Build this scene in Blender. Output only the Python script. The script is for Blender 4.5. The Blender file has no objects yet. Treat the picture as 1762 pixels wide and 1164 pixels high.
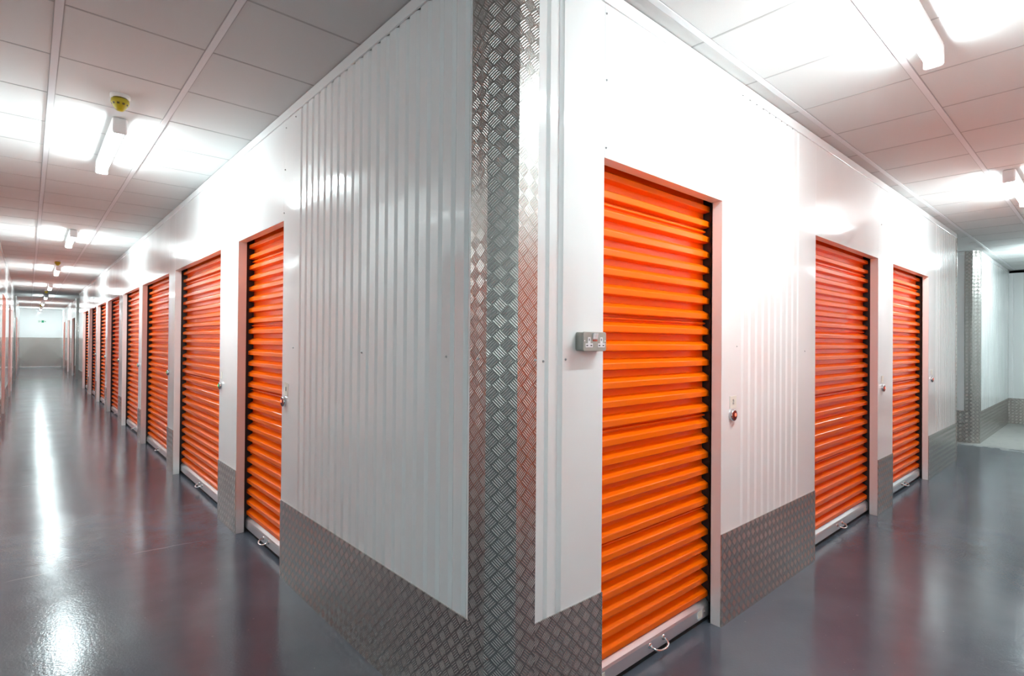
import bpy, bmesh, math, random
from mathutils import Vector, Matrix, noise
random.seed(7)
C = bpy.context.scene.collection
S = 1.14                      # metres per layout unit (ceiling tile = 0.6 m)
H = 2.70; DOOR = 2.067; SK = 0.447; RV = 0.056   # layout units
LX = -1.41; RY = -1.50        # far faces of the two corridors

# ------------------------------------------------------------------ mesh helpers
class MB:
    """collects faces (layout units) and links them as ONE mesh object"""
    def __init__(s): s.v = []; s.f = []; s.uv = []; s.sm = []
    def face(s, pts, want=None, uv=None, smooth=False):
        pts = [Vector(p) for p in pts]
        if want is not None:
            n = Vector((0, 0, 0))
            for i in range(len(pts)):
                n += pts[i].cross(pts[(i + 1) % len(pts)])
            if n.dot(Vector(want)) < 0:
                pts.reverse()
                if uv: uv = uv[::-1]
        b = len(s.v); s.v += pts; s.f.append(list(range(b, b + len(pts))))
        s.uv.append(uv or [(0, 0)] * len(pts)); s.sm.append(smooth)
    def box(s, fr, s0, s1, n0, n1, z0, z1):
        P = fr.P; c = Vector(P((s0 + s1) / 2, (n0 + n1) / 2, (z0 + z1) / 2))
        for q in ([(s0,n0,z0),(s1,n0,z0),(s1,n0,z1),(s0,n0,z1)], [(s0,n1,z0),(s1,n1,z0),(s1,n1,z1),(s0,n1,z1)],
                  [(s0,n0,z0),(s0,n1,z0),(s0,n1,z1),(s0,n0,z1)], [(s1,n0,z0),(s1,n1,z0),(s1,n1,z1),(s1,n0,z1)],
                  [(s0,n0,z0),(s1,n0,z0),(s1,n1,z0),(s0,n1,z0)], [(s0,n0,z1),(s1,n0,z1),(s1,n1,z1),(s0,n1,z1)]):
            w = [Vector(P(*a)) for a in q]
            m = sum(w, Vector()) / 4
            s.face(w, m - c, [((a[0] + a[1]) * S, a[2] * S) for a in q])
    def sheet(s, fr, prof, a0, a1, axis='s', smooth=False):
        """extrude a profile: axis 's' -> profile of (n,z) swept along s; axis 'z' -> profile of (s,n) swept along z"""
        L = 0
        for (p, q) in zip(prof[:-1], prof[1:]):
            d = math.hypot(q[0] - p[0], q[1] - p[1])
            if axis == 's':
                w = [fr.P(a0, p[0], p[1]), fr.P(a1, p[0], p[1]), fr.P(a1, q[0], q[1]), fr.P(a0, q[0], q[1])]
                uv = [(a0*S, L*S), (a1*S, L*S), (a1*S, (L+d)*S), (a0*S, (L+d)*S)]
                nn = (q[1] - p[1], -(q[0] - p[0]))      # normal in (n,z), profile runs upward
                want = Vector(fr.D(0, nn[0], nn[1]))
            else:
                w = [fr.P(p[0], p[1], a0), fr.P(q[0], q[1], a0), fr.P(q[0], q[1], a1), fr.P(p[0], p[1], a1)]
                uv = [(p[0]*S, a0*S), (q[0]*S, a0*S), (q[0]*S, a1*S), (p[0]*S, a1*S)]
                nn = (-(q[1] - p[1]), q[0] - p[0])      # profile runs along +s, outside is +n
                want = Vector(fr.D(nn[0], nn[1], 0))
            L += d
            s.face(w, want, uv, smooth)
    def lathe(s, c, prof, seg=32, axis=(0, 0, 1), smooth=True):
        """prof: (radius, height along axis)"""
        ax = Vector(axis).normalized(); t = ax.orthogonal().normalized(); b = ax.cross(t); c = Vector(c)
        ring = lambda r, h: [c + ax * h + (t * math.cos(2*math.pi*i/seg) + b * math.sin(2*math.pi*i/seg)) * r for i in range(seg)]
        rings = [ring(r, h) for r, h in prof]
        for k in range(len(prof) - 1):
            dr = prof[k+1][0] - prof[k][0]; dh = prof[k+1][1] - prof[k][1]
            for i in range(seg):
                j = (i + 1) % seg
                q = [rings[k][i], rings[k][j], rings[k+1][j], rings[k+1][i]]
                m = (rings[k][i] + rings[k][j]) / 2 - c; m -= ax * m.dot(ax)
                if m.length < 1e-9: m = (rings[k+1][i] + rings[k+1][j]) / 2 - c; m -= ax * m.dot(ax)
                want = m.normalized() * dh - ax * dr
                if prof[k][0] < 1e-9: q = [q[0], q[2], q[3]]
                elif prof[k+1][0] < 1e-9: q = [q[0], q[1], q[2]]
                s.face(q, want, None, smooth)
    def tube(s, pts, r, seg=10):
        pts = [Vector(p) for p in pts]; rings = []
        up = None
        for i, p in enumerate(pts):
            d = (pts[min(i+1, len(pts)-1)] - pts[max(i-1, 0)]).normalized()
            if up is None: up = d.orthogonal().normalized()
            up = (up - d * up.dot(d)).normalized(); b = d.cross(up)
            rings.append([p + (up*math.cos(2*math.pi*k/seg) + b*math.sin(2*math.pi*k/seg))*r for k in range(seg)])
        for a, b in zip(range(len(pts)-1), range(1, len(pts))):
            m = (pts[a] + pts[b]) / 2
            for k in range(seg):
                l = (k + 1) % seg
                q = [rings[a][k], rings[a][l], rings[b][l], rings[b][k]]
                s.face(q, sum(q, Vector())/4 - m, None, True)
        s.face(rings[0], pts[0] - pts[1]); s.face(rings[-1], pts[-1] - pts[-2])
    def build(s, name, mat, parent=None, loc=None, bevel=0, weld=True):
        o0 = Vector(loc) if loc is not None else (Vector(parent['_o']) if parent is not None and '_o' in parent else Vector())
        me = bpy.data.meshes.new(name)
        me.from_pydata([tuple((p - o0) * S) for p in s.v], [], s.f)
        ul = me.uv_layers.new(name='uv')
        k = 0
        for f in s.uv:
            for c in f: ul.data[k].uv = c; k += 1
        for p, sm in zip(me.polygons, s.sm): p.use_smooth = sm
        if weld:
            bm = bmesh.new(); bm.from_mesh(me); bmesh.ops.remove_doubles(bm, verts=bm.verts, dist=1e-5); bm.to_mesh(me); bm.free()
        me.materials.append(mat)
        o = bpy.data.objects.new(name, me); C.objects.link(o)
        if parent is not None: o.parent = parent; o['_o'] = tuple(o0)
        elif loc is not None: o.location = o0 * S
        if bevel:
            b = o.modifiers.new('edge', 'BEVEL'); b.width = bevel; b.segments = 2; b.limit_method = 'ANGLE'; b.angle_limit = 0.6
        return o

class Frame:
    """wall coordinates: s along the wall, n out of the wall, z up"""
    def __init__(s, o, sd, nd): s.o = Vector((o[0], o[1], 0)); s.sd = Vector((*sd, 0)); s.nd = Vector((*nd, 0))
    def P(s, a, n, z): return s.o + s.sd * a + s.nd * n + Vector((0, 0, z))
    def D(s, a, n, z): return s.sd * a + s.nd * n + Vector((0, 0, z))
WORLD = Frame((0, 0), (1, 0), (0, 1))

def tag(o, label, cat, group=None, kind=None):
    o['label'] = label
    if cat: o['category'] = cat
    if group: o['group'] = group
    if kind: o['kind'] = kind
    return o
def thing(name, label, cat, loc, group=None, kind=None):
    o = bpy.data.objects.new(name, None); C.objects.link(o)
    o.empty_display_size = 0.05
    o.location = Vector(loc) * S; o['_o'] = tuple(loc)
    return tag(o, label, cat, group, kind)

# ------------------------------------------------------------------ materials
def mat(name, col=(.8,.8,.8), rough=.5, metal=0, spec=.5, emit=None, strength=0, coat=0):
    m = bpy.data.materials.new(name); m.use_nodes = True
    b = m.node_tree.nodes['Principled BSDF']
    b.inputs['Base Color'].default_value = (*col, 1); b.inputs['Roughness'].default_value = rough
    b.inputs['Metallic'].default_value = metal; b.inputs['Specular IOR Level'].default_value = spec
    if coat: b.inputs['Coat Weight'].default_value = coat; b.inputs['Coat Roughness'].default_value = .06
    if emit: b.inputs['Emission Color'].default_value = (*emit, 1); b.inputs['Emission Strength'].default_value = strength
    return m
class N:
    """small node-graph helper on a material"""
    def __init__(s, m): s.nt = m.node_tree; s.b = s.nt.nodes['Principled BSDF']
    def new(s, t, **k):
        n = s.nt.nodes.new(t)
        for a, v in k.items(): setattr(n, a, v)
        return n
    def link(s, a, b): s.nt.links.new(a, b)
    def val(s, x, sock):
        if isinstance(x, (int, float)): sock.default_value = x
        else: s.link(x, sock)
    def math(s, op, a, b=0.0, c=0.0, clamp=False):
        n = s.new('ShaderNodeMath', operation=op, use_clamp=clamp)
        s.val(a, n.inputs[0]); s.val(b, n.inputs[1]); s.val(c, n.inputs[2]); return n.outputs[0]
    def noise(s, scale, detail=2, rough=.5, vec=None):
        n = s.new('ShaderNodeTexNoise'); n.inputs['Scale'].default_value = scale; n.inputs['Detail'].default_value = detail
        n.inputs['Roughness'].default_value = rough
        if vec is not None: s.link(vec, n.inputs['Vector'])
        return n.outputs['Fac']
    def pos(s): return s.new('ShaderNodeNewGeometry').outputs['Position']
    def uv(s):
        t = s.new('ShaderNodeTexCoord'); x = s.new('ShaderNodeSeparateXYZ'); s.link(t.outputs['UV'], x.inputs[0]); return x.outputs[0], x.outputs[1]
    def ramp(s, f, a, b):
        n = s.new('ShaderNodeMapRange'); s.val(f, n.inputs['Value']); n.inputs['From Min'].default_value = a; n.inputs['From Max'].default_value = b
        n.interpolation_type = 'SMOOTHSTEP'; return n.outputs['Result']
    def mix(s, f, c1, c2):
        n = s.new('ShaderNodeMix', data_type='RGBA'); s.val(f, n.inputs[0])
        for c, k in ((c1, 6), (c2, 7)):
            if isinstance(c, tuple): n.inputs[k].default_value = (*c, 1)
            else: s.link(c, n.inputs[k])
        return n.outputs[2]
    def bump(s, h, strength, dist, prev=None):
        n = s.new('ShaderNodeBump'); n.inputs['Strength'].default_value = strength; n.inputs['Distance'].default_value = dist
        s.link(h, n.inputs['Height'])
        if prev is not None: s.link(prev, n.inputs['Normal'])
        return n.outputs['Normal']

def white_panel():
    m = mat('white_coated_steel', (.875, .885, .885), .09, spec=.6)
    g = N(m); p = g.pos()
    n1 = g.bump(g.noise(1.6, 1, .4, p), .35, .03)
    g.link(g.bump(g.noise(420, 1, .5, p), .04, .0006, n1), g.b.inputs['Normal'])
    return m
def tread_plate():
    m = mat('five_bar_tread_plate', (.55, .53, .505), .27, metal=.87)
    g = N(m); u, v = g.uv()
    cell = .0415
    a = g.math('DIVIDE', g.math('ADD', u, v), cell * math.sqrt(2)); b = g.math('DIVIDE', g.math('SUBTRACT', u, v), cell * math.sqrt(2))
    par = g.math('FLOORED_MODULO', g.math('ADD', g.math('FLOOR', a), g.math('FLOOR', b)), 2.0)
    fa = g.math('FRACT', a); fb = g.math('FRACT', b)
    mixf = lambda x, y: g.math('ADD', g.math('MULTIPLY', x, g.math('SUBTRACT', 1.0, par)), g.math('MULTIPLY', y, par))
    across = mixf(fa, fb); along = mixf(fb, fa)
    t = g.math('SUBTRACT', g.math('FRACT', g.math('MULTIPLY', across, 5.0)), .5)      # 0 at a bar's ridge
    d = g.math('ABSOLUTE', t)
    bar = g.math('SUBTRACT', 1.0, g.math('POWER', g.math('MULTIPLY', d, 3.0), 2.0), clamp=True)
    e = g.math('ABSOLUTE', g.math('SUBTRACT', along, .5))                              # lens shape: fades to both ends
    end = g.math('SUBTRACT', 1.0, g.math('POWER', g.math('MULTIPLY', e, 2.12), 4.0), clamp=True)
    h = g.math('MULTIPLY', bar, end)
    on = g.math('MULTIPLY', g.math('LESS_THAN', d, .333), end)
    k = g.math('MULTIPLY', g.math('MULTIPLY', t, on), 2.9 / math.sqrt(2))             # slope across the bar
    sgn = g.math('SUBTRACT', 1.0, g.math('MULTIPLY', par, 2.0))
    cx = g.new('ShaderNodeCombineXYZ')
    g.link(g.math('ADD', g.math('MULTIPLY', k, .5), .5), cx.inputs[0])
    g.link(g.math('ADD', g.math('MULTIPLY', g.math('MULTIPLY', k, sgn), .5), .5), cx.inputs[1])
    cx.inputs[2].default_value = 1.0
    nm = g.new('ShaderNodeNormalMap', space='TANGENT', uv_map='uv'); g.link(cx.outputs[0], nm.inputs['Color'])
    g.link(g.bump(g.noise(60, 3, .6, g.pos()), .10, .002, nm.outputs[0]), g.b.inputs['Normal'])
    # polished bars, duller plate, grimy channels; tones also paint in the relief's light-dark contrast
    rim = g.math('MULTIPLY', g.math('SUBTRACT', 1.0, g.math('POWER', g.math('MULTIPLY', e, 2.15), 6.0), clamp=True),
                 g.math('SUBTRACT', 1.0, g.math('POWER', g.math('MULTIPLY', g.math('ABSOLUTE', g.math('SUBTRACT', across, .5)), 2.15), 6.0), clamp=True))
    col = g.mix(rim, (.36, .345, .325), (.50, .475, .45))
    g.link(g.mix(g.math('MULTIPLY', h, .9), col, (.70, .67, .635)), g.b.inputs['Base Color'])
    return m
def floor_paint():
    m = mat('grey_epoxy_floor', (.1, .1, .11), .2, spec=.62)
    g = N(m); p = g.pos()
    sx = g.new('ShaderNodeSeparateXYZ'); g.link(p, sx.inputs[0])
    big = g.noise(.9, 4, .6, p)
    col = g.mix(g.ramp(big, .3, .7), (.070, .082, .108), (.102, .116, .145))
    # hairline slab joints across the long corridor
    wob = g.math('MULTIPLY', g.noise(2.2, 3, .6, p), .10)
    yy = g.math('ADD', sx.outputs[1], wob)
    crack = 0.0
    for y0 in (2.89 * S + .05, 5.45 * S + .05, 9.7 * S + .05):
        d = g.math('ABSOLUTE', g.math('SUBTRACT', yy, y0))
        c = g.math('SUBTRACT', 1.0, g.math('DIVIDE', d, .010), clamp=True)
        crack = c if crack == 0.0 else g.math('MAXIMUM', crack, c)
    brk = g.ramp(g.noise(3.0, 2, .5, p), .45, .6)
    col = g.mix(g.math('MULTIPLY', g.math('MULTIPLY', crack, brk), .45), col, (.42, .43, .45))
    # scuffs and specks
    sp = g.ramp(g.noise(38, 2, .5, p), .73, .78)
    col = g.mix(g.math('MULTIPLY', sp, .35), col, (.33, .34, .35))
    # worn, unpainted concrete at the far end of the short corridor
    edge = g.math('ADD', sx.outputs[0], g.math('MULTIPLY', g.math('SUBTRACT', g.noise(3.5, 5, .65, p), .5), 1.6))
    wear = g.math('MULTIPLY', g.ramp(edge, 8.35 * S, 8.75 * S), g.ramp(g.noise(6.5, 5, .7, p), .12, .50))
    col = g.mix(wear, col, (.42, .41, .39))
    g.link(col, g.b.inputs['Base Color'])
    r = g.math('ADD', .10, g.math('MULTIPLY', g.noise(2.5, 3, .6, p), .12))
    g.link(g.math('ADD', r, g.math('MULTIPLY', wear, .4)), g.b.inputs['Roughness'])
    n1 = g.bump(g.noise(1.8, 2, .5, p), .35, .012)
    n2 = g.bump(g.noise(70, 2, .55, p), .26, .0024, n1)
    g.link(g.bump(crack, -.3, .002, n2), g.b.inputs['Normal'])
    return m
def ceiling_tile():
    m = mat('mineral_fibre_tile', (.65, .645, .64), .9, spec=.2)
    g = N(m); p = g.pos()
    g.link(g.bump(g.noise(260, 3, .6, p), .25, .002), g.b.inputs['Normal'])
    return m
def orange_paint():
    m = mat('orange_shutter_paint', (.95, .150, .0004), .22, spec=.5)
    g = N(m); p = g.pos()
    g.link(g.bump(g.noise(3, 1, .4, p), .06, .01), g.b.inputs['Normal'])
    return m
M = dict(
    white=white_panel(), plate=tread_plate(), floor=floor_paint(), tile=ceiling_tile(), orange=orange_paint(),
    tee=mat('white_ceiling_tee', (.69, .68, .695), .42), tee2=mat('narrow_ceiling_tee', (.42, .41, .41), .6),
    alu=mat('brushed_aluminium', (.86, .86, .88), .32, metal=.85), rubber=mat('black_rubber', (.012, .012, .012), .6),
    track=mat('black_guide_track', (.02, .02, .02), .5), steel=mat('polished_steel', (.72, .72, .72), .18, metal=1),
    screw=mat('screw_head', (.45, .45, .46), .35, metal=.8),
    lampbody=mat('white_lamp_body', (.82, .82, .82), .35), tube=mat('fluorescent_tube', (.9, .9, .9), .4, emit=(.82, .985, 1), strength=42),
    wplastic=mat('white_plastic', (.80, .80, .78), .35), yellow=mat('yellow_plastic', (.50, .42, .010), .35), darkbrown=mat('dark_brown', (.10, .085, .02), .6),
    boxgrey=mat('grey_metal_clad', (.40, .385, .345), .35, spec=.5), outlet=mat('white_outlet_insert', (.85, .83, .84), .3),
    hole=mat('socket_hole', (.05, .045, .05), .6), redmark=mat('red_switch_mark', (.55, .12, .08), .5),
    lock=mat('chrome_lock_rim', (.70, .70, .72), .16, metal=1), lockface=mat('dark_red_lock_face', (.16, .03, .025), .25),
    lockface2=mat('dark_green_lock_face', (.05, .09, .06), .25),
    ledred=mat('red_led', (.25, .02, .02), .4, emit=(1, .12, .06), strength=.9), ledgreen=mat('green_led', (.02, .2, .05), .4, emit=(.05, .7, .18), strength=.6),
    sticker=mat('paper_sticker', (.80, .80, .72), .55), ink=mat('grey_ink', (.24, .24, .24), .6), sgreen=mat('sign_green', (.0, .30, .13), .4),
    concrete=mat('dark_void', (.05, .05, .05), .9), duct=mat('dark_gap', (.02, .02, .02), .8),
)

# ------------------------------------------------------------------ wall runs
FL = Frame((0, 0), (0, 1), (-1, 0)); FR = Frame((0, 0), (1, 0), (0, -1))
FLL = Frame((LX, 0), (0, 1), (1, 0)); FRR = Frame((0, RY), (1, 0), (0, 1))
def moved(fr, d): f = Frame((0, 0), (0, 0), (0, 0)); f.o = fr.o + fr.nd * d; f.sd = fr.sd; f.nd = fr.nd; return f

def corr_profile(s0, s1, first, pitch, last=1e9, begin=-1e9, valley=.010, slope=.018, depth=.0115):
    pr = [(s0, 0.0)]
    k = first
    while k - valley/2 - slope <= max(s0, begin): k += pitch
    while k + valley/2 + slope < min(s1, last):
        pr += [(k - valley/2 - slope/2, 0.0), (k - valley/2 + slope/2, -depth), (k + valley/2 - slope/2, -depth), (k + valley/2 + slope/2, 0.0)]
        k += pitch
    pr.append((s1, 0.0)); return pr

def screw(root, fr, s, n, z, r=.0030):
    mb = MB(); d = fr.D(0, 1, 0)
    mb.lathe(fr.P(s, n, z), [(r*1.5, 0), (r*1.5, .0012), (r, .0018), (r*.8, .0045), (0, .0055)], 12, d)
    return mb.build('screw', M['screw'], root)

def wall_run(name, base, fr, segs, label, end0=None, end1=None, first=0.0, pitch=.079, trim=True, zt=H):
    """segs: ('flat'|'corr'|'door', s0, s1)"""
    a0, a1 = segs[0][1], segs[-1][2]
    root = thing(name, label, 'wall', fr.P((a0 + a1) / 2, 0, 0), kind='structure')
    broot = thing(base, 'tread plate kick panels along the foot of the ' + label, 'kick plate', fr.P((a0 + a1) / 2, 0, 0), kind='structure')
    for seg in segs:
        t, s0, s1 = seg[:3]
        mb = MB()
        if t == 'door':
            mb.box(fr, s0 + .0012, s1 - .0012, -RV, 0, DOOR, zt - .002); mb.build('header_panel', M['white'], root, bevel=.0015)
        else:
            if t == 'flat':
                mb.box(fr, s0, s1, -RV, 0, 0, zt - .002); mb.build('pier_panel', M['white'], root, bevel=.0015)
            else:
                v0, v1 = seg[3] if len(seg) > 3 else (s0, s1)
                mb.sheet(fr, corr_profile(s0, s1, first, pitch, v1, v0), SK - .012, 2.648, 'z'); mb.build('corrugated_panel', M['white'], root)
                mb = MB(); mb.box(fr, s0, s1, -RV, -RV + .006, 0, zt - .002); mb.build('backing', M['duct'], root)
                for e0, e1 in ((s0, v0 - .02), (v1 + .02, s1)):      # solid pier behind the flat ends of the sheet
                    if e1 > e0: mb = MB(); mb.box(fr, e0, e1, -RV, -.0006, 0, zt - .002); mb.build('pier_panel', M['white'], root)
            mb = MB(); mb.box(fr, s0, s1, 0.0005, .0045, 0, SK); mb.build('kick_plate', M['plate'], broot)
    if trim:
        mb = MB(); mb.box(fr, a0, a1, .0005, .009, 2.646, zt - .004); mb.build('top_flashing', M['white'], root, bevel=.001)
    return root

def corner_guard(name, p, d1, d2, label, w=.157, ch=.071, ch2=.060):
    """three folded faces of tread plate; p corner, d1/d2 directions along the two walls"""
    p = Vector((*p, 0)); d1 = Vector((*d1, 0)); d2 = Vector((*d2, 0)); e = .006
    out1 = -d2 * e; out2 = -d1 * e
    pts = [p + d1*w + out1, p + d1*ch + out1, p + d2*ch2 + out2, p + d2*.146 + out2]
    o = thing(name, label, 'corner guard', p + (d1 + d2) * .05, kind='structure')
    L = 0
    for i in range(3):
        a, b = pts[i], pts[i+1]; d = (b - a).length; up = Vector((0, 0, H - .002))
        mb = MB()
        mid = (a + b) / 2 - (p + (d1 + d2) * .4)
        mb.face([a, b, b + up, a + up], mid, [(L*S, 0), ((L+d)*S, 0), ((L+d)*S, H*S), (L*S, H*S)])
        # folded return behind the face gives the plate its thickness
        t = -mid.normalized() * .003
        mb.face([a + t, b + t, b + t + up, a + t + up], -mid)
        mb.face([a, a + t, a + t + up, a + up]); mb.face([b, b + t, b + t + up, b + up])
        mb.build('guard_face', M['plate'], o); L += d
    return o

# ------------------------------------------------------------------ roller shutters
PITCH = .0765
def shutter(fr, s0, s1, label, group=None, detail=True, sticker=False):
    o = thing('roller_shutter', label, 'roller shutter', fr.P((s0 + s1) / 2, -.09, 0), group)
    c0, c1 = s0 - .023, s1 + .023
    crest, vall = -.078, -.113
    pr = []
    z = .112; k = 0
    pr.append((vall, z - .004))
    while z < DOOR + .14:
        # ridge: lower slope, front, upper slope, then valley
        pr += [(vall, z), (crest - .003, z + .004), (crest - .0008, z + .0052), (crest, z + .0075), (crest, z + .028), (crest - .0008, z + .0302), (crest - .003, z + .0325), (vall, z + .0495)]
        if k % 6 == 5:   # interlock seam: a thin lip in the valley
            pr += [(vall, z + .054), (vall + .014, z + .058), (vall + .014, z + .065), (vall, z + .069)]
        z += PITCH; k += 1
    mb = MB(); mb.sheet(fr, pr, c0, c1, 's'); mb.build('curtain', M['orange'], o)
    # bottom rail with sloped top edge
    mb = MB()
    pr = [(-.108, .026), (-.072, .026), (-.070, .030), (-.070, .078), (-.074, .088), (-.090, .104), (-.108, .104)]
    mb.sheet(fr, pr, c0, c1, 's')
    for s_, w in ((c0, -1), (c1, 1)):
        mb.face([fr.P(s_, n, z_) for n, z_ in pr], fr.D(w, 0, 0))
    rail = mb.build('bottom_rail', M['alu'], o)
    mb = MB(); mb.box(fr, c0, c1, -.100, -.082, .0, .027); mb.build('rubber_seal', M['rubber'], o)
    for a, b in ((s0 - .060, c0 - .004), (c1 + .004, s1 + .060)):
        mb = MB(); mb.box(fr, a, b, -.116, -RV - .001, 0, DOOR + .16); mb.build('guide_track', M['track'], o)
    mb = MB(); mb.box(fr, s0 - .06, s1 + .06, -.128, -.121, 0, DOOR + .12); mb.build('rear_lining', M['track'], o)
    if detail:
        m = (s0 + s1) / 2 + .02; hw = .052
        pts = []
        for i in range(17):
            t = i / 16 * math.pi
            pts.append(fr.P(m - hw * math.cos(t), -.066 + .038 * math.sin(t) ** .6, .060 - .014 * math.sin(t) ** .8))
        mb = MB(); mb.tube(pts, .0052, 10); h = mb.build('pull_handle', M['steel'], o)
        for sg in (-1, 1):
            mb = MB(); mb.lathe(fr.P(m + sg*hw, -.070, .062), [(.013, 0), (.013, .002), (.009, .006), (0, .0065)], 14, fr.D(0, 1, 0)); mb.build('handle_mount', M['steel'], h)
    if sticker:
        for a, b in ((s1 - .085, s1 - .045), (s0 + .080, s0 + .112)):
            mb = MB(); mb.box(fr, a, b, -.0702, -.0690, .040, .072); mb.build('rail_label', M['sticker'], rail)
        mb = MB(); mb.lathe(fr.P(s1 - .022, -.0702, .056), [(.006, 0), (.006, .0015), (0, .002)], 12, fr.D(0, 1, 0)); mb.build('rail_screw', M['screw'], rail)
    return o

def lock(fr, s, z, label, red, group=None):
    o = thing('door_lock', label, 'lock', fr.P(s, 0, z), group)
    d = (fr.D(0, 1, 0)).normalized(); r = .029
    mb = MB(); mb.lathe(fr.P(s, .0005, z), [(r, 0), (r, .012), (r*.96, .015), (r*.86, .0165)], 28, d); mb.build('chrome_rim', M['lock'], o)
    mb = MB(); mb.lathe(fr.P(s, .0005, z), [(r*.86, .0165), (r*.5, .0195), (0, .0205)], 28, d); f = mb.build('face', M['lockface' if red else 'lockface2'], o)
    mb = MB(); mb.lathe(fr.P(s, .0195, z + .003), [(.0085, 0), (.0085, .0015), (.005, .0035), (0, .004)], 16, d); mb.build('indicator_led', M['ledred' if red else 'ledgreen'], f)
    return o

def glyph(text, size, parent, fr, s, n, z, m, flip):
    cu = bpy.data.curves.new('t', 'FONT'); cu.body = text; cu.size = size; cu.align_x = 'CENTER'; cu.align_y = 'CENTER'; cu.extrude = .0003
    tmp = bpy.data.objects.new('t', cu); C.objects.link(tmp)
    me = bpy.data.meshes.new_from_object(tmp.evaluated_get(bpy.context.evaluated_depsgraph_get())); bpy.data.objects.remove(tmp)
    o = bpy.data.objects.new('printed_number', me); C.objects.link(o); me.materials.append(m)
    x = fr.D(flip, 0, 0); y = Vector((0, 0, 1)); nn = fr.D(0, 1, 0)
    R = Matrix((x, y, nn)).transposed().to_4x4()
    o.parent = parent
    o.matrix_local = Matrix.Translation((fr.P(s, n, z) - Vector(parent['_o'])) * S) @ R
    return o
def sticker(fr, s, z, text, label, flip, tilt=0.0, w=.034, h=.034):
    o = thing('number_sticker' if text else 'paper_label', label, 'sticker', fr.P(s, 0, z))
    c, sn = math.cos(tilt), math.sin(tilt)
    mb = MB(); cor = [(-w, -h), (w, -h), (w, h), (-w, h)]
    cor = [(a*c - b*sn, a*sn + b*c) for a, b in cor]
    top = [fr.P(s + a, .0022, z + b) for a, b in cor]; bot = [fr.P(s + a, .0004, z + b) for a, b in cor]
    mb.face(top, fr.D(0, 1, 0))
    for i in range(4): mb.face([bot[i], bot[(i+1) % 4], top[(i+1) % 4], top[i]])
    mb.build('paper', M['sticker'], o)
    if text: glyph(text, .040, o, fr, s, .0032, z, M['ink'], flip)
    return o

# long corridor, near block
LD = [(1.955, 2.865), (3.335, 5.08), (5.40, 7.19), (7.46, 9.16), (9.59, 11.30), (11.66, 13.38), (13.66, 15.40), (15.72, 17.46)]
segs = [('corr', .157, 1.955, (.157, 1.725))]
for i, (a, b) in enumerate(LD):
    segs.append(('door', a, b)); segs.append(('flat', b, LD[i+1][0] if i + 1 < len(LD) else 19.05))
wl = wall_run('wall_left', 'baseboard_left', FL, segs, 'white wall of the long corridor with shutters', first=1.69 - 1.58, pitch=.079)
# short corridor, near block
RD = [(.497, 1.405), (2.625, 3.98), (4.41, 5.725)]
segs = [('flat', .275, .497), ('door', *RD[0]), ('corr', 1.405, 2.625, (1.585, 2.40)), ('door', *RD[1]), ('flat', 3.98, 4.41),
        ('door', *RD[2]), ('corr', 5.725, 7.13, (6.05, 7.10))]
wr = wall_run('wall_right', 'baseboard_right', FR, segs, 'white wall of the short corridor with shutters', first=1.621, pitch=.0795)
# the strip between corner guard and socket panel: two shadow grooves
mb = MB()
pr = [(.142, 0), (.186, 0), (.190, -.014), (.203, -.014), (.207, 0), (.243, 0), (.248, -.016), (.268, -.016), (.275, 0)]
mb.sheet(FR, pr, SK - .012, 2.648, 'z'); mb.build('grooved_panel', M['white'], wr)
mb = MB(); mb.box(FR, .142, .2755, .0005, .0045, 0, SK); mb.build('kick_plate', M['plate'], bpy.data.objects['baseboard_right'])
mb = MB(); mb.box(FR, .142, .2745, .0005, .009, 2.646, H - .006); mb.build('top_flashing', M['white'], wr)
for s_, z_ in ((.181, 1.31), (.291, 1.315), (.505, 2.61), (.507, 2.36), (.506, 2.105), (2.45, 1.33), (4.06, 2.35), (1.56, 1.36)): screw(wr, FR, s_, 0, z_)
for s_, z_ in ((1.935, 2.36), (1.945, 2.11), (1.925, 2.60), (2.90, 2.35), (.95, 1.32), (1.78, 1.33), (.30, 1.32), (1.775, 2.62)): screw(wl, FL, s_, .0008, z_)

guard = corner_guard('trim_1', (0, 0), (0, 1), (1, 0), 'folded tread plate guard on the near corner between the two corridors')

screw(guard, FL, .112, .0062, 1.318); screw(guard, FR, .139, .0062, 1.315)
ords = ['first', 'second', 'third', 'fourth', 'fifth', 'sixth', 'seventh', 'eighth']
for i, (a, b) in enumerate(LD):
    lab = ('narrow orange roller shutter beside the wide ribbed white panel, first in the long corridor' if i == 0 else
           f'wide orange roller shutter, {ords[i]} from the ribbed panel down the long corridor')
    shutter(FL, a, b, lab, 'shutters along the long corridor', detail=i < 6)
    if i < 7:
        lock(FL, a - (.046 if i == 0 else .05), 1.02, ('round lock with red light beside the narrow first shutter of the long corridor' if i == 0 else
             f'round lock with green light beside the {ords[i]} shutter of the long corridor'), i == 0, 'door locks in the long corridor')
sticker(FL, 1.885, 1.092, '8', 'small white number sticker above the red lit lock in the long corridor', -1, .12, .030, .036)
sticker(FL, 3.275, 1.10, '', 'small blank white sticker above the green lock beside the second long corridor shutter', -1, 0, .022, .026)
rl = ['tall bright orange roller shutter beside the grey power socket', 'orange roller shutter between the ribbed panel and the narrow pier in the short corridor',
      'orange roller shutter farthest down the short corridor before the cross passage']
rk = ['round lock with red light beside the shutter with the power socket', 'round lock with red light on the narrow pier of the short corridor',
      'round lock with red light beside the farthest shutter of the short corridor']
for i, (a, b) in enumerate(RD):
    shutter(FR, a, b, rl[i], 'shutters along the short corridor', sticker=True)
    s_ = (1.511, 4.10, 5.845)[i]
    lock(FR, s_, 1.018, rk[i], True, 'door locks in the short corridor')
sticker(FR, 1.522, 1.082, '2', 'small white number sticker above the lock beside the shutter with the socket', 1, 0, .034, .030)
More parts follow.
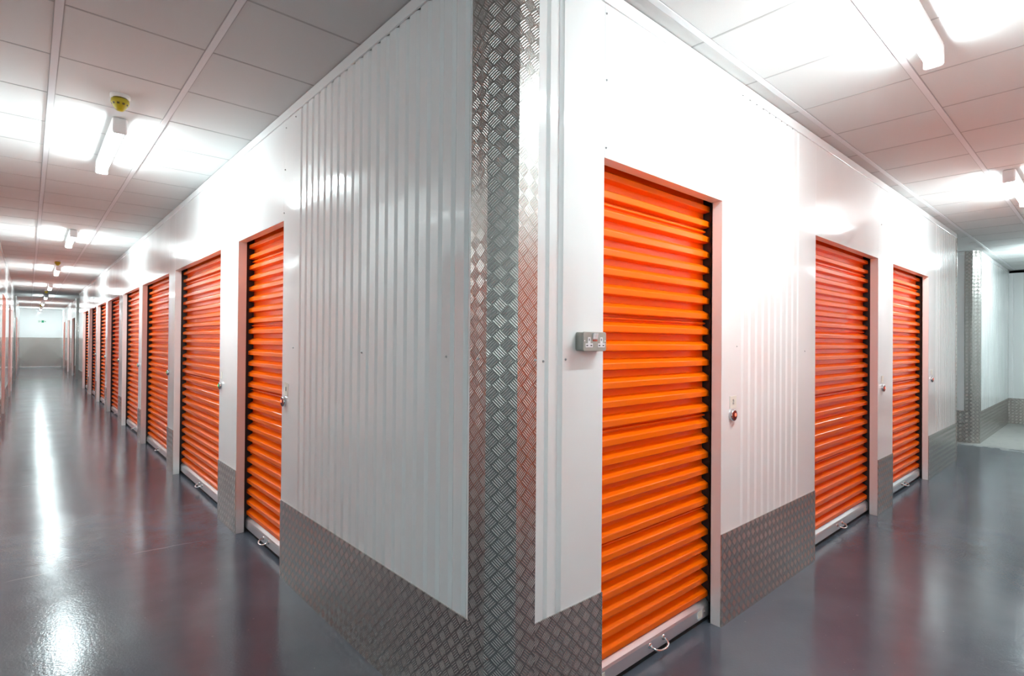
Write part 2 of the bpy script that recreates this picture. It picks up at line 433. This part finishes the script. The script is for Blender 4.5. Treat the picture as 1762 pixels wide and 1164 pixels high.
sticker(FR, 4.10, 1.090, '', 'small blank white sticker above the lock on the narrow pier', 1, 0, .030, .028)
sticker(FR, 5.86, 1.092, '', 'small blank white sticker above the lock beside the farthest short corridor shutter', 1, 0, .030, .028)

# block closed ends (cross passages) and rear sides
def plain_wall(name, fr, s0, s1, label, z0=0, z1=H):
    o = thing(name, label, 'wall', fr.P((s0+s1)/2, 0, 0), kind='structure')
    mb = MB(); mb.box(fr, s0, s1, -.05, 0, z0, z1); mb.build('wall_panel', M['white'], o)
    mb = MB(); mb.box(fr, s0, s1, .0005, .0045, 0, SK); mb.build('kick_plate', M['plate'], o)
    return o
FPX = lambda x, sgn: Frame((x, 0), (0, 1), (sgn, 0)); FPY = lambda y, sgn: Frame((0, y), (1, 0), (0, sgn))
plain_wall('wall_passage_near', FPX(7.144, 1), .02, 3.0, 'end of the near storage block facing the cross passage of the short corridor')
mb = MB(); mb.box(FR, 7.13, 7.150, -.05, .008, 0, H - .002)
o = mb.build('trim_2', M['plate']); tag(o, 'narrow tread plate edge strip at the end of the short corridor wall', 'edge strip', kind='structure')
plain_wall('wall_passage_side', FPY(19.05, 1), -.0, 3.0, 'end of the near storage block facing the cross passage of the long corridor')

# block at the end of the short corridor
E0 = 8.75; E1 = 11.80
we = wall_run('wall_far_right', 'baseboard_far_right', FR, [('corr', E0 + .146, E1)], 'ribbed white wall past the cross passage', first=E0 + .2, pitch=.14)
wf = wall_run('wall_end_right', 'baseboard_end_right', FPX(E1, -1), [('corr', -3.2, -.001)], 'ribbed white wall closing the short corridor', first=-3.0, pitch=.14, trim=False, zt=2.66)
ws = wall_run('wall_passage_far', 'baseboard_passage_far', FPX(E0, -1), [('flat', .157, 3.0)], 'white side wall past the cross passage of the short corridor')
corner_guard('trim_3', (E0, 0), (0, 1), (1, 0), 'folded tread plate guard on the corner beyond the cross passage')
plain_wall('wall_passage_back', FPY(3.0, -1), 7.0, 9.0, 'wall at the back of the cross passage')

# far block of the long corridor
FL2 = moved(FL, -.077)
FD = [(22.45, 24.05), (25.5, 27.1), (29.1, 30.4)]
segs = [('flat', 21.96, FD[0][0])]
for i, (a, b) in enumerate(FD): segs += [('door', a, b), ('flat', b, FD[i+1][0] if i < 2 else 32.3)]
wall_run('wall_far_left', 'baseboard_far_left', FL2, segs, 'white wall of the far storage block in the long corridor')
for i, (a, b) in enumerate(FD):
    shutter(FL2, a, b, f'small distant orange shutter past the cross passage, {ords[i]} beyond the dark corner plate', 'distant shutters in the long corridor', detail=False)
mb = MB(); mb.box(WORLD, .077, 3.0, 21.8, 21.96, 0, H - .002)
tag(mb.build('wall_far_corner', M['plate']), 'dark tread plate end of the far storage block in the long corridor', 'wall', kind='structure')
plain_wall('wall_passage_rear', FPX(3.0, -1), 19.0, 21.9, 'wall at the back of the long corridor cross passage')

# end wall of the long corridor
YE = 32.3
o = thing('wall_end', 'white end wall of the long corridor with grey lower half', 'wall', (-.6, YE, 0), kind='structure')
mb = MB(); mb.box(WORLD, LX - .1, .3, YE, YE + .05, 1.376, H); mb.build('upper_panel', M['white'], o)
mb = MB(); mb.box(WORLD, LX - .1, .3, YE - .004, YE + .05, 0.03, 1.376); mb.build('tread_plate_panel', M['plate'], o)
mb = MB(); mb.box(WORLD, LX - .1, .3, YE - .010, YE + .05, 0, .03); mb.build('floor_strip', M['alu'], o)

# opposite side of the long corridor
LLD = [(1.6, 2.5), (10.35, 12.05), (14.1, 15.7), (16.1, 17.6)]
segs = [('flat', .157, LLD[0][0])]
for i, (a, b) in enumerate(LLD): segs += [('door', a, b), ('flat', b, LLD[i+1][0] if i < 3 else 19.05)]
wall_run('wall_opposite_left', 'baseboard_opposite_left', FLL, segs, 'white wall along the outer side of the long corridor')
for i, (a, b) in enumerate(LLD):
    lab = 'orange shutter on the outer side of the long corridor, out of view' if i < 1 else f'orange shutter seen edge-on across the long corridor, {ords[i-1]} of those in view'
    shutter(FLL, a, b, lab, 'shutters on the outer side of the long corridor', detail=False)
LLE = [(23.0, 25.4), (28.2, 30.0)]
segs = [('flat', 21.96, 23.0), ('door', 23.0, 25.4), ('flat', 25.4, 28.2), ('door', 28.2, 30.0), ('flat', 30.0, YE)]
wall_run('wall_opposite_far', 'baseboard_opposite_far', FLL, segs, 'white wall of the far block on the outer side of the long corridor')
for i, (a, b) in enumerate(LLE):
    shutter(FLL, a, b, f'tiny distant shutter across the long corridor past the passage, {ords[i]} of two', 'distant shutters on the outer side', detail=False)
mb = MB(); mb.box(WORLD, -4.4, LX, 21.8, 21.96, 0, H - .002)
tag(mb.build('wall_opposite_corner', M['plate']), 'dark tread plate end of the outer far block in the long corridor', 'wall', kind='structure')
plain_wall('wall_opposite_passage', FPY(19.05, 1), -4.4, LX - .03, 'end of the outer block facing the long corridor passage')
plain_wall('wall_opposite_rear', FPX(-4.4, 1), 19.0, 21.9, 'back of the passage on the outer side of the long corridor')
corner_guard('trim_4', (LX, 0), (0, 1), (-1, 0), 'folded tread plate guard on the outer corner of the long corridor')
wall_run('wall_cross_left', 'baseboard_cross_left', FR, [('flat', -6.0, LX - .146)], 'white wall along the short corridor behind the viewer')

# opposite side of the short corridor
RRD = [(.75, 2.10), (2.62, 3.98), (4.41, 5.73)]
segs = [('flat', .157, RRD[0][0])]
for i, (a, b) in enumerate(RRD): segs += [('door', a, b), ('flat', b, RRD[i+1][0] if i < 2 else E1)]
wall_run('wall_opposite_right', 'baseboard_opposite_right', FRR, segs, 'white wall along the outer side of the short corridor')
for i, (a, b) in enumerate(RRD):
    shutter(FRR, a, b, f'orange shutter on the outer side of the short corridor, out of view', 'shutters on the outer side of the short corridor', detail=False)
corner_guard('trim_5', (0, RY), (0, -1), (1, 0), 'folded tread plate guard on the outer corner of the short corridor')
wall_run('wall_back_right', 'baseboard_back_right', FL, [('flat', -6.0, RY - .157)], 'white wall of the lobby behind the viewer, nearest the short corridor')
plain_wall('wall_back_end', FPY(-6.0, 1), -6.0, 0, 'far wall of the lobby behind the viewer')
plain_wall('wall_cross_end', FPX(-6.0, 1), -6.0, 0, 'side wall of the lobby behind the viewer')

# ------------------------------------------------------------------ floor and ceiling
X0, X1, Y0, Y1 = -6.1, 12.0, -6.1, 32.5
mb = MB(); mb.box(WORLD, X0, X1, Y0, Y1, -.08, 0)
tag(mb.build('floor', M['floor']), 'glossy dark grey painted concrete floor', 'floor', kind='structure')
cr = thing('ceiling', 'suspended ceiling of pale mineral tiles in white tees', 'ceiling', (0, 0, H), kind='structure')
mb = MB(); mb.box(WORLD, X0, X1, Y0, Y1, H, H + .05); mb.build('tile_field', M['tile'], cr)
TP = .528
def tees(name, axis, first, lo, hi, a0, a1, w, zz, m):
    k = first
    while k > lo: k -= TP
    while k < hi:
        if k > lo:
            mb = MB()
            if axis == 'x': mb.box(WORLD, k - w/2, k + w/2, a0, a1, H - zz, H + .001)
            else: mb.box(WORLD, a0, a1, k - w/2, k + w/2, H - zz, H + .001)
            mb.build(name, m, cr)
            if name == 'main_tee':      # dark shadow line where the tiles sit either side
                mb = MB()
                if axis == 'x': mb.box(WORLD, k - w/2 - .004, k + w/2 + .004, a0, a1, H - .0012, H + .001)
                else: mb.box(WORLD, a0, a1, k - w/2 - .004, k + w/2 + .004, H - .0012, H + .001)
                mb.build('tee_shadow_gap', M['tee2'], cr)
        k += TP
# long corridor: two main tees run along it; short corridor: main tees run along x
tees('main_tee', 'x', -.495, -1.6, -.1, -6, YE, .027, .0045, M['tee'])
tees('cross_tee', 'y', 1.510, .0, YE, LX, .1, .010, .0012, M['tee2'])
tees('main_tee', 'y', -.612, -1.6, .0, 0.0, E1, .027, .0045, M['tee'])
tees('cross_tee', 'x', 1.100, .1, E1, RY, 0, .010, .0012, M['tee2'])
tees('cross_tee', 'x', -1.551, -6, .1, RY, 0, .010, .0012, M['tee2'])

# ------------------------------------------------------------------ lamps
def batten(c, axis, label, group):
    o = thing('batten_lamp', label, 'lamp', (c[0], c[1], H), group)
    fr = Frame(c, (0, 1), (1, 0)) if axis == 'y' else Frame(c, (1, 0), (0, 1))
    hl = .545
    mb = MB(); mb.box(fr, -hl + .022, hl - .022, -.037, .037, H - .056, H - .001); mb.build('spine', M['lampbody'], o, bevel=.004)
    for sg in (-1, 1):
        e0, e1 = sorted((sg * hl, sg * (hl - .021)))
        mb = MB(); mb.box(fr, e0, e1, -.038, .038, H - .098, H - .001); mb.build('end_cap', M['lampbody'], o, bevel=.012)
    # rounded opal diffuser hanging under the spine
    mb = MB(); r = .030; pr = [(math.cos(t) * r, H - .064 + math.sin(t) * r * 1.05) for t in [math.pi + math.pi * k / 14 for k in range(15)]]
    pr = [(-r, H - .0565)] + pr + [(r, H - .0565)]
    x0, x1 = -hl + .0215, hl - .0215
    for (n0, z0), (n1, z1) in zip(pr[:-1], pr[1:]):
        q = [fr.P(x0, n0, z0), fr.P(x1, n0, z0), fr.P(x1, n1, z1), fr.P(x0, n1, z1)]
        mb.face(q, sum(q, Vector())/4 - fr.P(0, 0, H - .055), None, True)
    mb.build('diffuser', M['tube'], o)
    return o
for i, y in enumerate((3.25, 7.75, 12.25, 16.75, 21.25, 25.75, 30.7)):
    batten((-.705, y), 'y', f'lit fluorescent tube lamp on the long corridor ceiling, {ords[i]} from the viewer', 'ceiling lamps of the long corridor')
for i, x in enumerate((1.34, 4.92, 9.15)):
    batten((x, -.735), 'x', ('lit fluorescent tube lamp on the short corridor ceiling, cut by the top of the photo', 'lit fluorescent tube lamp farther along the short corridor ceiling, above the last shutter',
           'lit fluorescent tube lamp near the cross passage of the short corridor', 'lit fluorescent tube lamp at the closed end of the short corridor')[i], 'ceiling lamps of the short corridor')
for x, y in ((-2.2, -2.6), (-4.2, -4.4)):  # unseen lamps added as fill; the nearer also follows the corner guard's reflection
    batten((x, y), 'x', 'unseen fluorescent tube lamp behind the viewer, added as fill light', 'unseen fill lamps behind the viewer')

# ------------------------------------------------------------------ smoke alarms
for i, y in enumerate((2.345, 10.85, 18.7, 27.6)):
    o = thing('smoke_alarm', f'yellow smoke alarm on the long corridor ceiling, {("nearest, before the first lamp", "past the second lamp", "third along", "tiny and farthest away")[i]}', 'smoke alarm', (-.742, y, H), 'smoke alarms on the ceiling')
    c = (-.742, y, H)
    mb = MB(); mb.lathe(c, [(.046, 0), (.046, -.014), (.043, -.018), (.034, -.018)], 36); mb.build('base_ring', M['wplastic'], o)
    mb = MB(); mb.lathe(c, [(.034, -.017), (.034, -.026)], 36); mb.build('shadow_gap', M['darkbrown'], o)
    mb = MB(); mb.lathe(c, [(.030, -.024), (.041, -.025), (.042, -.044), (.039, -.050), (.022, -.078), (.014, -.084), (0, -.085)], 36); y_ = mb.build('sounder', M['yellow'], o)
    for k in range(10):  # ring of small dark patches on the sounder's slope
        t = k * math.pi / 5; d = Vector((math.cos(t), math.sin(t), 0)); e = Vector((-d.y, d.x, 0))
        q = Vector(c) + d * .0372 + Vector((0, 0, -.0530))
        ax = Vector((-d.x * .017, -d.y * .017, -.028)).normalized()
        nn = (d * .028 + Vector((0, 0, -.017))).normalized()
        mb = MB(); w = e * .006; l = ax * .005; q += nn * .0004
        mb.face([q - w - l, q + w - l, q + w + l, q - w + l], nn)
        mb.face([q - w - l - nn*.001, q + w - l - nn*.001, q + w + l - nn*.001, q - w + l - nn*.001], -nn)
        mb.build('dark_mark', M['darkbrown'], y_)

# ------------------------------------------------------------------ power socket
def rrect(fr, s0, s1, z0, z1, n, r, seg=5):
    out = []
    for cx, cz, a in ((s1 - r, z1 - r, 0), (s0 + r, z1 - r, 90), (s0 + r, z0 + r, 180), (s1 - r, z0 + r, 270)):
        for k in range(seg + 1):
            t = math.radians(a + 90 * k / seg); out.append(fr.P(cx + r * math.cos(t), n, cz + r * math.sin(t)))
    return out
def rbox(mb, fr, s0, s1, z0, z1, n0, n1, r, ch=.002):
    a = rrect(fr, s0, s1, z0, z1, n0, r); b = rrect(fr, s0, s1, z0, z1, n1 - ch, r); c = rrect(fr, s0 + ch, s1 - ch, z0 + ch, z1 - ch, n1, max(r - ch, .0005))
    m = fr.P((s0+s1)/2, (n0+n1)/2, (z0+z1)/2)
    for lo, hi in ((a, b), (b, c)):
        for i in range(len(a)):
            j = (i + 1) % len(a); q = [lo[i], lo[j], hi[j], hi[i]]; mb.face(q, sum(q, Vector())/4 - m, None, True)
    mb.face(c, fr.D(0, 1, 0)); mb.face(a, fr.D(0, -1, 0))
so = thing('power_socket', 'grey metal double power socket on the white wall beside the tall orange shutter', 'socket', FR.P(.405, 0, 1.378))
A0, A1, B0, B1 = .3415, .4690, 1.343, 1.412
mb = MB(); rbox(mb, FR, A0 + .001, A1 - .001, B0 + .001, B1 - .001, .0005, .030, .009); mb.build('back_box', M['boxgrey'], so)
mb = MB(); rbox(mb, FR, A0, A1, B0, B1, .0302, .0375, .008); fp = mb.build('face_plate', M['boxgrey'], so)
for cx in (A0 + .030, A1 - .030):
    # three-pin outlet insert: an upright stem over a wide foot
    mb = MB(); n0, n1 = .0376, .0388
    z0 = 1.357
    mb.box(FR, cx - .0195, cx + .0195, n0, n1, z0, z0 + .014); mb.box(FR, cx - .0072, cx + .0072, n0, n1, z0 + .0141, z0 + .036)
    ob = mb.build('outlet', M['outlet'], so, weld=False)
    for dx, dz, w, h in ((0, .027, .0018, .0045), (-.011, .0065, .0042, .002), (.011, .0065, .0042, .002)):
        mb = MB(); mb.box(FR, cx + dx - w, cx + dx + w, n1 + .0001, n1 + .0004, z0 + dz - h, z0 + dz + h); mb.build('pin_hole', M['hole'], ob)
for k in (0, 1):
    a = .391 + k * .0135
    mb = MB()
    # rocker: tilted wedge
    q = [(a, 1.386), (a + .0125, 1.386), (a + .0125, 1.4075), (a, 1.4075)]
    f = [FR.P(q[0][0], .0395, q[0][1]), FR.P(q[1][0], .0395, q[1][1]), FR.P(q[2][0], .0440, q[2][1]), FR.P(q[3][0], .0440, q[3][1])]
    b = [FR.P(x, .0376, z) for x, z in q]
    mb.face(f, FR.D(0, 1, 0)); m = sum(f + b, Vector()) / 8
    for i in range(4): qq = [f[i], f[(i+1) % 4], b[(i+1) % 4], b[i]]; mb.face(qq, sum(qq, Vector())/4 - m)
    sw = mb.build('switch', M['outlet'], so)
    mb = MB(); mb.box(FR, a + .001, a + .0115, .0376, .0386, 1.3785, 1.3845); mb.build('switch_mark', M['redmark'], sw)
for cx in (A0 + .007, A1 - .007):
    mb = MB(); mb.lathe(FR.P(cx, .0376, 1.378), [(.0032, 0), (.003, .001), (0, .0013)], 12, FR.D(0, 1, 0)); mb.build('plate_screw', M['steel'], so)

# ------------------------------------------------------------------ emergency exit sign on the end wall
sg = thing('exit_sign', 'small white exit sign with green marks high on the end wall', 'sign', (-.64, YE, 2.13))
FE = Frame((0, YE), (1, 0), (0, -1))
mb = MB(); mb.box(FE, -.79, -.49, .0005, .020, 2.065, 2.200); mb.build('sign_plate', M['wplastic'], sg, bevel=.003)
def mark(polys):
    mb = MB()
    for p in polys: mb.face([FE.P(x, .0206, z) for x, z in p], FE.D(0, 1, 0)); mb.face([FE.P(x, .0201, z) for x, z in p], FE.D(0, -1, 0))
    return mb.build('green_mark', M['sgreen'], sg)
rc = lambda x0, x1, z0, z1: [(x0, z0), (x1, z0), (x1, z1), (x0, z1)]
mark([rc(-.765, -.752, 2.085, 2.175)])                                               # slim upright
mark([rc(-.722, -.708, 2.085, 2.175), rc(-.708, -.685, 2.122, 2.138)])               # arm
mark([rc(-.655, -.565, 2.080, 2.180)])                                               # green pictogram block
mark([[(-.548, 2.120), (-.525, 2.120), (-.525, 2.090), (-.500, 2.130), (-.525, 2.170), (-.525, 2.140), (-.548, 2.140)]])  # arrow

# ------------------------------------------------------------------ camera, world, view
f, yaw, pit, rol, h = 930.6447, .7294431642, .0061275779, .0079988734, 1.3761003
fw = Vector((math.sin(yaw)*math.cos(pit), math.cos(yaw)*math.cos(pit), math.sin(pit)))
r = fw.cross(Vector((0, 0, 1))).normalized(); u = r.cross(fw)
r2 = r * math.cos(rol) + u * math.sin(rol); u2 = -r * math.sin(rol) + u * math.cos(rol)
cam = bpy.data.cameras.new('camera'); cam.sensor_width = 36; cam.lens = 36 * f / 1762; cam.clip_start = .02; cam.clip_end = 200
co = bpy.data.objects.new('camera', cam); C.objects.link(co)
co.matrix_world = Matrix.Translation(Vector((-1.1013147, -1.2777547, h)) * S) @ Matrix((r2, u2, -fw)).transposed().to_4x4()
sc = bpy.context.scene; sc.camera = co
w = bpy.data.worlds.new('world'); sc.world = w; w.use_nodes = True
w.node_tree.nodes['Background'].inputs[0].default_value = (0, 0, 0, 1)
sc.view_settings.view_transform = 'Standard'; sc.view_settings.look = 'None'; sc.view_settings.gamma = 1
sc.view_settings.exposure = 1.60
sc.cycles.use_denoising = True
sc.cycles.max_bounces = 9; sc.cycles.diffuse_bounces = 7; sc.cycles.glossy_bounces = 5
for o in bpy.data.objects:
    if '_o' in o: del o['_o']
